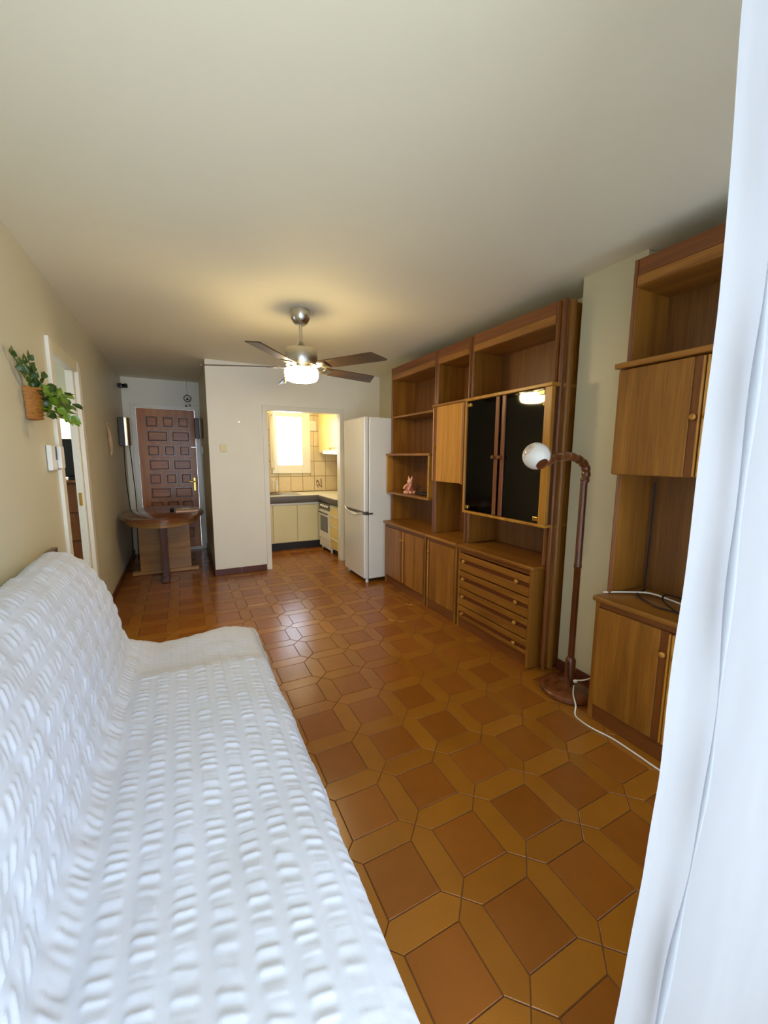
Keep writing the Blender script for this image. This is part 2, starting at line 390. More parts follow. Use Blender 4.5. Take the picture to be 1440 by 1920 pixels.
# ------------------------------------------------------------------ entrance door
d = struct('door_1', B(-.523, .220, YD+.005, YD+.05, .032, 2.09, bev=.003), 'door_pine', True, 'carved pine entrance door with rows of raised panels')
fm = bmesh.new()
rows = []; z = 1.985
for r in range(9):
    cols = [(-.416, -.260), (-.206, -.060), (-.010, .138)] if r % 2 == 0 else [(-.408, -.144), (-.100, .146)]
    for (a, b) in cols:
        zz0, zz1 = z-.156, z
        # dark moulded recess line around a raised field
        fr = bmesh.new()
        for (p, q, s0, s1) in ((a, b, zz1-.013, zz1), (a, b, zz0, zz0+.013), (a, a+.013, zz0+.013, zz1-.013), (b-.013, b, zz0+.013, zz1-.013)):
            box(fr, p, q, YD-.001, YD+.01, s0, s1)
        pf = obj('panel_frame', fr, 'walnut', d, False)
        pn = bmesh.new(); iy = YD+.006
        A = [(a+.013, zz0+.013), (b-.013, zz0+.013), (b-.013, zz1-.013), (a+.013, zz1-.013)]
        Bq = [(a+.026, zz0+.026), (b-.026, zz0+.026), (b-.026, zz1-.026), (a+.026, zz1-.026)]
        va = [pn.verts.new((x, iy, zq)) for x, zq in A]; vb = [pn.verts.new((x, iy-.014, zq)) for x, zq in Bq]
        for k in range(4): pn.faces.new((va[k], va[(k+1) % 4], vb[(k+1) % 4], vb[k]))
        pn.faces.new(vb)
        obj('panel', pn, 'door_pine_panel', d, False)
    z -= .205
h = obj('handle_plate', B(.158, .186, YD-.006, YD+.006, .90, 1.10, bev=.003), 'brass', d)
lb = bmesh.new(); lathe(lb, [(.009, 0), (.009, .04)], (.172, YD-.006, 1.04), (0, -1, 0), 12); box(lb, .075, .18, YD-.052, YD-.04, 1.031, 1.049, .004)
obj('lever', lb, 'brass', h)
obj('bolt', B(.15, .215, YD-.014, YD+.006, 1.545, 1.558, bev=.002), 'steel', d)
pk = bmesh.new(); lathe(pk, [(.012, 0), (.012, .008), (.006, .01)], (-.145, YD+.006, 1.49), (0, -1, 0), 14); obj('peephole', pk, 'dark_metal', d)

# ------------------------------------------------------------------ kitchen
tile_mesh = finish(B(-.097, .097, -.006, .006, -.122, .122, bev=.003), 'wall_tile', 'tile_kitchen', False)
def ktile(x0, x1, z0, z1):
    if x1-x0 < .015 or z1-z0 < .015: return
    if abs((x1-x0)-.2) < 1e-3 and abs((z1-z0)-.25) < 1e-3:
        o = bpy.data.objects.new('wall_tile', tile_mesh); COL.objects.link(o); o.parent = kback; o.location = Vector(((x0+x1)/2, YB-.0045, (z0+z1)/2))-wloc(kback)
    else: obj('wall_tile', B(x0+.003, x1-.003, YB-.0105, YB+.001, z0+.003, z1-.003, bev=.003), 'tile_kitchen', kback, False)
HX0, HX1, HZ0, HZ1 = 1.31, 1.945, 1.15, 2.14
for i in range(-4, 5):
    for j in range(-1, 7):
        x0, x1 = max(.95, 1.61+.2*i), min(XR, 1.81+.2*i); z0, z1 = max(.84, .845+.25*j), min(H, 1.095+.25*j)
        if x1 <= x0 or z1 <= z0: continue
        if x1 <= HX0 or x0 >= HX1 or z1 <= HZ0 or z0 >= HZ1: ktile(x0, x1, z0, z1); continue
        if x0 < HX0: ktile(x0, HX0, z0, z1)
        if x1 > HX1: ktile(HX1, x1, z0, z1)
        xa, xb = max(x0, HX0), min(x1, HX1)
        if z0 < HZ0: ktile(xa, xb, z0, HZ0)
        if z1 > HZ1: ktile(xa, xb, HZ1, z1)
mo = bmesh.new()
for a, b, c, e in ((2.045, 1.0, 2.06, 1.03), (2.06, 1.03, 2.085, .99), (2.085, .99, 2.10, .93), (2.045, .96, 2.075, .90), (2.075, .95, 2.12, .92), (2.125, 1.05, 2.13, .95), (2.13, .95, 2.14, .90), (2.06, 1.02, 2.045, .98)):
    tube(mo, [(a, YB-.0125, b), (c, YB-.0125, e)], .008, 6)
obj('tile_motif', mo, 'tile_motif', kback)
# window: frame, sash, panes, louvre slats outside
win = struct('window_1', B(HX0, 1.395, YB-.035, YB+.10, HZ0, HZ1, bev=.004), 'gloss_white', True, 'small white kitchen window with louvred shutter outside')
obj('window_frame', B(1.805, HX1, YB-.035, YB+.10, HZ0, HZ1, bev=.004), 'gloss_white', win)
obj('window_frame', B(1.395, 1.805, YB-.035, YB+.10, HZ0, 1.285, bev=.004), 'gloss_white', win)
obj('window_frame', B(1.395, 1.805, YB-.035, YB+.10, 2.055, HZ1, bev=.004), 'gloss_white', win)
obj('pane', B(1.395, 1.805, YB+.05, YB+.054, 1.285, 2.055), 'pane_glass', win, False)
for k in range(5): obj('slat', B(1.39, 1.81, YB+.16, YB+.175, 1.36+.155*k, 1.372+.155*k), 'white_plastic', win, False)
obj('window_bar', B(1.70, 1.708, YB+.16, YB+.17, 1.42, 1.68), 'steel', win, False)
sash = bmesh.new(); box(sash, 1.285, 1.325, YB-.33, YB-.04, 1.22, 1.25); box(sash, 1.285, 1.325, YB-.33, YB-.04, 2.06, 2.09); box(sash, 1.285, 1.325, YB-.33, YB-.29, 1.25, 2.06); box(sash, 1.285, 1.325, YB-.08, YB-.04, 1.25, 2.06)
so = obj('open_sash', sash, 'gloss_white', win); obj('pane', B(1.303, 1.307, YB-.29, YB-.08, 1.25, 2.06), 'pane_glass', so, False)
# vent grille
vg = obj('vent_grille', B(1.935, 2.055, YB-.02, YB-.0115, 1.85, 2.005, bev=.003), 'white_plastic', label='square white vent grille beside the kitchen window', category='vent')
for k in range(4): obj('vent_slat', B(1.948, 2.042, YB-.026, YB-.019, 1.872+.032*k, 1.884+.032*k), 'cream_laminate', vg, False)
# base cabinet back run
c = thing('kitchen_base_cabinet', (1.42, 6.25, 0), 'cream two-door kitchen base cabinet under the sink', 'cabinet')
obj('body', B(.955, 1.905, 5.995, 6.57, .115, .725), 'cream_laminate', c)
obj('plinth', B(.955, 1.905, 6.02, 6.06, 0.001, .115), 'plinth_dark', c)
for x0, x1 in ((1.185, 1.543), (1.55, 1.872), (.965, 1.178)): obj('door', B(x0, x1, 5.975, 5.994, .125, .69, bev=.003), 'cream_laminate', c)
obj('rail', B(.965, 1.872, 5.98, 5.994, .695, .722), 'white_plastic', c)
wt = bmesh.new(); box(wt, .955, 2.47, 5.945, 6.565, .735, .832, .006)
wk = obj('kitchen_worktop', wt, 'counter_edge', label='L-shaped kitchen worktop with white top and grey edge', category='worktop')
wb = bmesh.new(); box(wb, 1.875, 2.47, 5.06, 5.944, .735, .832, .006); 
wb2 = bmesh.new(); box(wb2, 1.875, 2.47, 5.14, 5.944, .755, .832, .006); wb.free()
obj('side_run', wb2, 'counter_edge', wk)
obj('surface', B(.958, 2.467, 5.95, 6.562, .8325, .838), 'counter_white', wk)
obj('surface', B(1.88, 2.467, 5.145, 5.95, .8325, .838), 'counter_white', wk)
# sink and tap
sk = bmesh.new(); box(sk, 1.02, 1.62, 6.0, 6.46, .839, .848, .004)
so = obj('sink', sk, 'steel', label='stainless steel sink set in the kitchen worktop', category='sink')
obj('basin', B(1.06, 1.34, 6.06, 6.40, .8485, .851, bev=.001), 'dark_metal', so)
rm = bmesh.new(); tube(rm, [(1.4, 6.03, .853), (1.58, 6.03, .853), (1.58, 6.42, .853), (1.4, 6.42, .853), (1.4, 6.03, .853)], .006, 8); obj('rim', rm, 'chrome', so)
tp = thing('kitchen_tap', (1.36, 6.49, .849), 'chrome swan-neck tap over the kitchen sink', 'tap')
bm = bmesh.new(); lathe(bm, [(.022, 0), (.022, .02), (.014, .03), (.012, .06)], (1.36, 6.49, .849)); obj('base', bm, 'chrome', tp)
bm = bmesh.new(); tube(bm, smoothpts([(1.36, 6.49, .90), (1.36, 6.49, 1.08), (1.34, 6.47, 1.12), (1.27, 6.42, 1.12), (1.20, 6.37, 1.11), (1.19, 6.365, 1.08)], 6), .011, 10); obj('spout', bm, 'chrome', tp)
bm = bmesh.new(); tube(bm, [(1.30, 6.49, .90), (1.30, 6.47, 1.03)], .008, 8); lathe(bm, [(.016, 0), (.018, .02), (.006, .03)], (1.30, 6.47, 1.03)); obj('lever', bm, 'white_plastic', tp)
# cooker (front faces -x)
ck = thing('cooker', (2.15, 5.73, 0), 'slim white freestanding cooker with a dark oven window', 'cooker')
obj('body', B(1.905, 2.46, 5.475, 5.943, .05, .733, bev=.004), 'white_plastic', ck)
obj('control_panel', B(1.888, 1.905, 5.478, 5.94, .635, .733, bev=.004), 'counter_edge', ck)
for k in range(4):
    bm = bmesh.new(); lathe(bm, [(.018, 0), (.016, .018), (.008, .022)], (1.888, 5.55+.09*k, .69), (-1, 0, 0), 14); obj('knob', bm, 'white_plastic', ck)
od = obj('oven_door', B(1.885, 1.904, 5.482, 5.938, .185, .62, bev=.004), 'white_plastic', ck)
obj('oven_window', B(1.880, 1.886, 5.545, 5.875, .30, .535, bev=.002), 'oven_glass', od)
for k in range(6): obj('rack_bar', B(1.8785, 1.8805, 5.575+.052*k, 5.581+.052*k, .305, .53), 'steel', od, False)
bm = bmesh.new(); tube(bm, [(1.865, 5.51, .585), (1.865, 5.91, .585)], .009, 8); tube(bm, [(1.865, 5.53, .585), (1.887, 5.53, .585)], .006, 6); tube(bm, [(1.865, 5.89, .585), (1.887, 5.89, .585)], .006, 6); obj('handle', bm, 'dark_metal', od)
obj('drawer', B(1.887, 1.904, 5.482, 5.938, .055, .172, bev=.004), 'white_plastic', ck)
for y in (5.5, 5.92):
    bm = bmesh.new(); lathe(bm, [(.014, .001), (.014, .052)], (1.93, y, 0), seg=12); obj('foot', bm, 'white_plastic', ck)
# drawer unit
du = thing('kitchen_drawer_unit', (2.15, 5.3, 0), 'yellow four-drawer kitchen unit beside the cooker', 'cabinet')
obj('body', B(1.915, 2.46, 5.15, 5.468, .10, .733), 'cream_laminate', du)
obj('plinth', B(1.96, 1.99, 5.15, 5.468, 0.001, .10), 'plinth_dark', du)
for z0, z1 in ((.105, .24), (.256, .425), (.441, .57), (.586, .70)):
    dr = obj('drawer', B(1.895, 1.914, 5.153, 5.465, z0, z1, bev=.004), 'yellow_laminate', du)
    obj('grip', B(1.888, 1.914, 5.155, 5.463, z1, z1+.012, bev=.002), 'white_plastic', dr)
# wall cabinet and hood
wc = thing('kitchen_wall_cabinet', (2.28, 5.9, 1.49), 'pale yellow kitchen wall cabinet above the cooker hood', 'cabinet')
obj('body', B(2.10, 2.47, 5.35, 6.53, 1.53, 2.2), 'yellow_laminate', wc)
obj('door', B(2.08, 2.10, 5.99, 6.527, 1.50, 2.2, bev=.003), 'yellow_laminate', wc)
obj('door', B(2.08, 2.10, 5.36, 5.984, 1.56, 2.2, bev=.003), 'yellow_laminate', wc)
obj('underside', B(2.09, 2.47, 6.22, 6.53, 1.485, 1.498), 'white_plastic', wc)
hd = thing('cooker_hood', (2.25, 5.8, 1.45), 'slim white extractor hood under the yellow wall cabinet', 'hood')
obj('body', B(2.04, 2.46, 5.40, 6.20, 1.465, 1.525, bev=.006), 'white_plastic', hd)
obj('filter', B(2.09, 2.42, 5.44, 6.16, 1.458, 1.466), 'steel', hd)
# added lamp, out of view, to brighten and warm the kitchen
kl = thing('added_kitchen_lamp', (1.5, 5.75, 2.41), 'added unseen round lamp that warms the kitchen', 'lamp')
bm = bmesh.new(); lathe(bm, [(.17, 0), (.17, .03)], (1.5, 5.75, 2.468)); obj('base', bm, 'white_plastic', kl)
bm = bmesh.new(); lathe(bm, [(.02, 0), (.10, .008), (.15, .03), (.16, .06)], (1.5, 5.75, 2.407)); obj('shade', bm, 'added_kitchen_glow', kl)

# ------------------------------------------------------------------ fridge (doors face -x)
fr = thing('fridge_freezer', (2.1, 4.29, 0), 'tall white fridge freezer standing in the corner by the kitchen', 'fridge')
obj('body', B(1.845, 2.43, 3.99, 4.59, .045, 1.855, bev=.008), 'fridge_white', fr)
up = obj('upper_door', B(1.78, 1.84, 3.99, 4.59, .815, 1.86, bev=.014), 'fridge_white', fr)
lo = obj('lower_door', B(1.78, 1.84, 3.99, 4.59, .05, .785, bev=.014), 'fridge_white', fr)
bm = bmesh.new()
gp = smoothpts([(1.776, 4.56, .83), (1.772, 4.50, .80), (1.768, 4.35, .775), (1.768, 4.22, .765), (1.774, 4.12, .79), (1.779, 4.04, .798)], 5); tube(bm, gp, .008, 8); obj('grip', bm, 'fridge_white', lo)
obj('seam', B(1.79, 1.84, 3.995, 4.585, .786, .814), 'counter_edge', fr)
obj('hinge', B(1.80, 1.885, 3.978, 3.99, .79, .806, bev=.002), 'dark_metal', fr)
for x in (1.80, 2.38):
    for y in (4.02, 4.55):
        bm = bmesh.new(); lathe(bm, [(.018, .001), (.018, .05)], (x+.03, y, 0), seg=12); obj('foot', bm, 'white_plastic', fr)
obj('toe_grille', B(1.85, 1.87, 4.0, 4.58, .012, .046), 'plinth_dark', fr)

# ------------------------------------------------------------------ living-room wall units
def knob(parent, x, y, z, mat='oak_light', r=.013):
    bm = bmesh.new(); lathe(bm, [(r*.55, 0), (r*.5, r*.6), (r, r*1.0), (r*1.05, r*1.5), (r*.6, r*2.0)], (x, y, z), (-1, 0, 0), 14); obj('knob', bm, mat, parent)
def inlay_door(parent, xf, y0, y1, z0, z1, open_side, mat='oak', kz=None, strip=.055):
    """door in the plane x = xf (front), reddish grip strip with light bead and knob at the opening side ('near' = small y)"""
    s = -1 if open_side == 'near' else 1
    ye = y0 if open_side == 'near' else y1
    ya = ye - s*strip
    pa, pb = (ya, y1) if open_side == 'near' else (y0, ya)
    dd = obj('door', B(xf, xf+.02, pa, pb, z0, z1, bev=.003), mat, parent)
    obj('grip_strip', B(xf+.006, xf+.02, min(ya, ye), max(ya, ye), z0, z1, bev=.002), 'oak_red', dd)
    bm = bmesh.new(); tube(bm, [(xf+.004, ye-s*.005, z0+.004), (xf+.004, ye-s*.005, z1-.004)], .006, 8); obj('bead', bm, 'oak_light', dd)
    knob(dd, xf+.006, ye-s*strip*.55, kz)
    return dd
def base_cab(name, label, xf, y0, y1, doors, kz=.56, top=.715, xb=2.46, kick=.095):
    c = thing(name, ((xf+xb)/2, (y0+y1)/2, 0), label, 'cabinet')
    obj('side_panel', B(xf+.012, xb, y0, y0+.022, 0.001, top-.028, bev=.002), 'oak', c)
    obj('side_panel', B(xf+.012, xb, y1-.022, y1, 0.001, top-.028, bev=.002), 'oak', c)
    obj('back_panel', B(xb-.012, xb, y0+.022, y1-.022, .01, top-.028), 'oak', c)
    obj('bottom', B(xf+.03, xb-.012, y0+.022, y1-.022, kick-.002, kick+.014), 'oak_long', c)
    obj('kickboard', B(xf+.022, xf+.04, y0+.022, y1-.022, 0.001, kick-.003), 'oak_red_long', c)
    obj('frieze', B(xf+.016, xf+.034, y0+.022, y1-.022, top-.06, top-.029), 'oak_red_long', c)
    obj('top', B(xf-.012, xb, y0-.008, y1+.008, top-.028, top, bev=.008), 'oak_long', c)
    n = len(doors)
    for k, side in enumerate(doors):
        wdt = (y1-y0-.044)/n; a = y0+.022+wdt*k
        inlay_door(c, xf, a+.002, a+wdt-.002, kick+.004, top-.062, side, kz=kz, strip=.045)
    return c
XF = 2.02
base_cab('two_door_base_cabinet', 'two-door wooden base cabinet next to the fridge', XF, 3.115, 3.965, ['far', 'near'])
base_cab('one_door_base_cabinet', 'narrow one-door wooden base cabinet left of the chest of drawers', XF, 2.637, 3.09, ['far'], kz=.56)
# chest of drawers
c = thing('chest_of_drawers', (2.24, 2.21, 0), 'wooden chest of four drawers under the black glass display cupboard', 'chest of drawers')
y0, y1 = 1.812, 2.61
obj('side_panel', B(XF+.0, 2.46, y0, y0+.024, 0.001, .687, bev=.004), 'oak', c)
obj('side_panel', B(XF+.012, 2.46, y1-.022, y1, 0.001, .687, bev=.002), 'oak', c)
obj('back_panel', B(2.448, 2.46, y0+.024, y1-.022, .01, .687), 'oak', c)
obj('kickboard', B(XF+.022, XF+.04, y0+.024, y1-.022, 0.001, .083), 'oak_red_long', c)
obj('frieze', B(XF+.016, XF+.034, y0+.024, y1-.022, .652, .686), 'oak_red_long', c)
obj('top', B(XF-.012, 2.46, y0-.006, y1+.008, .687, .715, bev=.008), 'oak_long', c)
for k in range(4):
    zc = .582-.149*k; z0, z1 = zc-.084 if k < 3 else .088, zc+.062
    z0 = zc-.083 if k < 3 else .088
    dr = obj('drawer', B(XF+.004, XF+.022, y0+.027, y1-.025, zc+.014, z1-.002, bev=.003), 'oak_long', c)
    obj('lower_front', B(XF+.004, XF+.022, y0+.027, y1-.025, z0+.003, zc-.018, bev=.003), 'oak_long', dr)
    obj('grip_strip', B(XF+.012, XF+.022, y0+.027, y1-.025, zc-.018, zc+.014), 'inlay_dark', dr)
    for y in (1.948, 2.528): knob(dr, XF+.012, y, zc, r=.014)

# hutches over the base cabinets
XU, XBK, ZT = 2.11, 2.40, 2.375
def hutch(name, label, y0, y1, shelves, cat='shelf unit', xu=XU, xb=XBK, zb=.717, zt=ZT, right_post=False):
    h = thing(name, ((xu+xb)/2, (y0+y1)/2, zb), label, cat)
    obj('side_panel', B(xu, xb, y0, y0+.022, zb, zt, bev=.003), 'oak', h)
    obj('side_panel', B(xu, xb, y1-.022, y1, zb, zt, bev=.003), 'oak', h)
    for yy in (y0, y1):
        bm = bmesh.new(); tube(bm, [(xu, yy+(.011 if yy == y0 else -.011), zb+.002), (xu, yy+(.011 if yy == y0 else -.011), zt-.002)], .0095, 8); obj('edge_bead', bm, 'oak_red', h)
    obj('back_panel', B(xb-.008, xb, y0+.022, y1-.022, zb, zt-.02), 'oak_back', h)
    obj('top_board', B(xu, xb-.008, y0+.022, y1-.022, zt-.13, zt-.112), 'oak_long', h)
    v = obj('valance', B(xu-.004, xu+.016, y0+.022, y1-.022, zt-.075, zt, bev=.003), 'oak_red_long', h)
    obj('valance_lip', B(xu-.010, xu+.012, y0+.022, y1-.022, zt-.128, zt-.077, bev=.004), 'oak_long', v)
    for z in shelves: obj('shelf', B(xu+.008, xb-.008, y0+.022, y1-.022, z-.02, z, bev=.003), 'oak_long', h)
    return h
h1 = hutch('open_shelf_hutch', 'open wooden shelf unit above the two-door cabinet by the fridge', 3.108, 3.972, [1.865])
# protruding cubby in hutch 1
cub = obj('cubby_top', B(2.04, XBK-.008, 3.105, 3.975, 1.44, 1.462, bev=.003), 'oak_long', h1)
obj('cubby_bottom', B(2.05, XBK-.008, 3.118, 3.972, 1.022, 1.044, bev=.003), 'oak_long', h1)
obj('cubby_side', B(2.05, XU-.002, 3.118, 3.142, 1.044, 1.44, bev=.003), 'oak_light', h1)
obj('cubby_side', B(2.05, XU-.002, 3.95, 3.972, 1.044, 1.44, bev=.003), 'oak_light', h1)
h2 = hutch('narrow_cupboard_hutch', 'narrow wooden shelf unit with a small closed cupboard', 2.63, 3.10, [])
obj('cupboard_box', B(2.07, XBK-.01, 2.620, 3.068, 1.215, 1.875), 'oak', h2)
inlay_door(h2, 2.05, 2.645, 3.066, 1.212, 1.868, 'far', 'oak_light', 1.52, .06)
obj('cupboard_stile', B(2.046, 2.07, 2.618, 2.643, 1.205, 1.872, bev=.004), 'oak', h2)
obj('cupboard_top', B(2.04, XBK-.01, 2.617, 3.075, 1.870, 1.888, bev=.004), 'oak_long', h2)
h3 = hutch('display_hutch', 'wide wooden shelf unit with black glass display cupboard', 1.80, 2.612, [], 'display cabinet')
obj('cupboard_box', B(2.075, XBK-.01, 1.775, 2.60, 1.0, 1.865), 'walnut', h3)
vf = obj('cupboard_top', B(2.04, XBK-.01, 1.765, 2.61, 1.865, 1.888, bev=.004), 'oak_light', h3)
obj('cupboard_bottom', B(2.045, XBK-.01, 1.765, 2.605, .98, 1.0, bev=.004), 'oak_light', h3)
obj('cupboard_stile', B(2.045, 2.075, 1.765, 1.822, 1.0, 1.865, bev=.004), 'oak_light', h3)
obj('cupboard_stile', B(2.045, 2.075, 2.586, 2.605, 1.0, 1.865, bev=.004), 'oak_light', h3)
for (a, b, ed) in ((1.824, 2.192, 'hi'), (2.222, 2.584, 'lo')):
    g = obj('glass_door', B(2.058, 2.066, a, b, 1.004, 1.862, bev=.001), 'black_glass', h3)
    ya, yb = (b-.034, b) if ed == 'hi' else (a, a+.034)
    st = obj('grip_strip', B(2.044, 2.058, ya, yb, 1.004, 1.862, bev=.005), 'oak_red', g)
    knob(g, 2.044, (ya+yb)/2 + (.012 if ed == 'hi' else .012), 1.43, 'oak_red', .014)
    hy = a if ed == 'hi' else b
    for zz in (1.03, 1.835): obj('hinge', B(2.048, 2.058, hy+(0.002 if ed == 'hi' else -.045), hy+(.045 if ed == 'hi' else -.002), zz-.014, zz+.014, bev=.003), 'brass', g)
# end panel with two half-round posts reaching the floor
ep = thing('wall_unit_end_panel', (2.28, 1.785, 0), 'fluted wooden end panel of the long wall unit beside the pillar', 'panel')
obj('panel', B(2.13, 2.40, 1.772, 1.798, 0.001, ZT, bev=.003), 'oak', ep)
for xx, r in ((2.125, .018), (2.185, .026)):
    bm = bmesh.new(); tube(bm, [(xx, 1.776, 0.001), (xx, 1.776, ZT+.003)], r, 14); obj('post', bm, 'oak_red' if r < .02 else 'oak', ep)

# tall unit nearer the window
YT0, YT1 = .545, 1.305
base_cab('tall_unit_base_cabinet', 'two-door wooden base cabinet beside the floor lamp and curtain', 1.93, YT0, YT1, ['far', 'near'], kz=.535, top=.705)
h4 = hutch('tall_unit_hutch', 'wooden shelf unit with hanging cupboard, partly behind the curtain', YT0, YT1-.005, [], xu=2.02, xb=2.30, zb=.707, zt=2.375)
obj('cupboard_box', B(1.985, 2.29, YT0+.002, YT1-.004, 1.345, 1.862), 'oak', h4)
obj('cupboard_top', B(1.945, 2.29, YT0-.006, YT1+.008, 1.864, 1.89, bev=.005), 'oak_long', h4)
inlay_door(h4, 1.965, .928, YT1-.006, 1.348, 1.858, 'near', 'oak', 1.605, .042)
inlay_door(h4, 1.965, YT0+.004, .922, 1.348, 1.858, 'far', 'oak', 1.605, .042)

# ------------------------------------------------------------------ ceiling fan
FX, FY = .852, 3.06
fan = thing('ceiling_fan', (FX, FY, 1.98), 'brushed steel ceiling fan with brown blades and glowing lamp', 'ceiling fan')
bm = bmesh.new(); lathe(bm, [(.035, 2.395), (.05, 2.405), (.068, 2.435), (.072, 2.47), (.072, 2.499)], (FX, FY, 0)); obj('canopy', bm, 'steel', fan)
bm = bmesh.new(); lathe(bm, [(.0125, 2.25), (.0125, 2.40)], (FX, FY, 0), seg=16); obj('rod', bm, 'steel', fan)
bm = bmesh.new(); lathe(bm, [(.115, 2.105), (.12, 2.115), (.12, 2.205), (.11, 2.222), (.06, 2.236), (.036, 2.25), (.022, 2.285), (.02, 2.292)], (FX, FY, 0), seg=40); obj('motor_housing', bm, 'steel', fan)
bm = bmesh.new(); lathe(bm, [(.11, 2.075), (.085, 2.08), (.085, 2.105)], (FX, FY, 0), seg=32); obj('light_fitting', bm, 'steel', fan)
bm = bmesh.new(); lathe(bm, [(.02, 1.985), (.085, 1.988), (.112, 1.998), (.124, 2.02), (.126, 2.06), (.12, 2.076)], (FX, FY, 0), seg=40); obj('lamp_shade', bm, 'lamp_glow', fan)
def blade_mesh():
    bm = bmesh.new()
    out = [(.19, -.052), (.30, -.060), (.66, -.066), (.715, .058), (.70, .066), (.30, .060), (.19, .052)]
    prism(bm, out, -.004, .004); 
    return bm
for k in range(5):
    a = math.radians(14.4-72*k)
    Mx = Matrix.Translation((FX, FY, 2.092)) @ Matrix.Rotation(a, 4, 'Z') @ Matrix.Rotation(math.radians(-12), 4, 'X')
    bm = blade_mesh(); bmesh.ops.transform(bm, matrix=Mx, verts=bm.verts); bl = obj('blade', bm, 'blade_wood', fan, False)
    bm = bmesh.new(); box(bm, .08, .25, -.02, .02, -.010, -.004, .002); box(bm, .18, .25, -.045, .045, -.010, -.004, .002)
    bmesh.ops.transform(bm, matrix=Mx, verts=bm.verts); obj('bracket', bm, 'steel', bl)
bm = bmesh.new(); tube(bm, [(FX-.10, FY-.02, 2.08), (FX-.135, FY-.03, 1.99)], .0015, 5); lathe(bm, [(.004, 0), (.010, -.012), (.006, -.03)], (FX-.135, FY-.03, 1.99), seg=10); obj('pull_chain', bm, 'brass', fan)

# ------------------------------------------------------------------ floor lamp
LX, LY = 2.055, 1.52
lm = thing('floor_lamp', (LX, LY, 0), 'brown wooden arched floor lamp with a marbled glass globe', 'floor lamp')
bm = bmesh.new(); lathe(bm, [(.155, 0.001), (.162, .012), (.160, .028), (.145, .040), (.06, .046), (.035, .052)], (LX, LY, 0), seg=44); obj('base', bm, 'lamp_wood', lm)
bm = bmesh.new(); lathe(bm, [(.030, .05), (.030, .20), (.024, .215), (.019, .22), (.019, .78), (.022, .785), (.022, .80), (.020, .81), (.0195, 1.30), (.024, 1.305)], (LX+.01, LY, 0), seg=20)
obj('pole', bm, 'lamp_wood', lm)
ap = smoothpts([(LX+.012, LY, 1.29), (LX+.022, LY, 1.335), (LX+.008, LY, 1.385), (LX-.05, LY, 1.42), (LX-.14, LY-.005, 1.437), (LX-.25, LY-.022, 1.430), (LX-.355, LY-.04, 1.408)], 12)
bm = bmesh.new(); tube(bm, ap, lambda i: .0205+.0045*abs(math.sin(i*PI/8)), 14); obj('arm', bm, 'lamp_wood', lm)
bm = bmesh.new(); lathe(bm, [(.012, -.02), (.032, -.014), (.035, .02), (.03, .032)], (LX-.392, LY-.043, 1.402), (.1, .75, .6), 24); obj('socket_cup', bm, 'lamp_wood', lm)
bm = bmesh.new(); bmesh.ops.create_uvsphere(bm, u_segments=36, v_segments=20, radius=.071); bmesh.ops.translate(bm, verts=bm.verts, vec=(LX-.385, LY, 1.437)); obj('globe_shade', bm, 'opal_glass', lm, 'all')
bm = bmesh.new(); tube(bm, smoothpts([(LX-.02, LY-.01, .2), (LX-.035, LY-.02, .15), (LX-.03, LY-.03, .09), (LX-.02, LY-.035, .05)], 6), .004, 6); obj('lead', bm, 'black_cable', lm)
# cables
bm = bmesh.new(); tube(bm, smoothpts([(LX+.0, LY-.04, .055), (1.975, 1.42, .05), (1.925, 1.365, .035), (1.885, 1.335, .006), (1.868, 1.285, .006), (1.868, 1.222, .006), (1.890, 1.12, .006), (1.890, 1.009, .006), (1.885, .89, .006), (1.89, .70, .006), (1.90, .55, .006)], 8), .0042, 7)
obj('power_flex', bm, 'white_cable', label='white flex running from the floor lamp along the cabinet foot', category='cord')
bm = bmesh.new(); tube(bm, smoothpts([(2.035, 1.46, .105), (2.08, 1.42, .12), (2.14, 1.385, .16), (2.19, 1.36, .22), (2.205, 1.33, .27)], 8), .004, 7)
lathe(bm, [(.008, 0), (.010, .01), (.008, .02)], (2.028, 1.465, .098), (.5, -.5, .2), 10)
obj('lamp_plug_cord', bm, 'white_cable', label='short pale cord with plug at the foot of the lamp pole', category='cord')
ZC = .711
bm = bmesh.new(); tube(bm, smoothpts([(1.995, 1.305, ZC), (2.05, 1.262, ZC+.006), (2.12, 1.225, ZC+.006), (2.17, 1.16, ZC+.012), (2.19, 1.06, ZC), (2.15, .95, ZC), (2.05, .88, ZC), (1.98, .84, ZC)], 8), .0045, 7)
obj('white_cable', bm, 'white_cable', label='white cable lying on the base cabinet behind the curtain', category='cable')
bm = bmesh.new(); tube(bm, smoothpts([(2.27, 1.245, 1.30), (2.27, 1.245, 1.0), (2.265, 1.245, .76), (2.20, 1.21, .722), (2.14, 1.21, .716), (2.06, 1.13, ZC+.004), (2.02, 1.02, ZC+.004), (2.06, .90, ZC+.004), (2.16, .84, ZC+.004), (2.22, .95, ZC+.008), (2.22, 1.10, ZC+.014), (2.10, 1.06, ZC+.016), (2.0, .94, ZC+.012), (1.96, .84, ZC+.004)], 8), .0045, 7)
obj('black_cable', bm, 'black_cable', label='looped black cable hanging down onto the base cabinet top', category='cable')

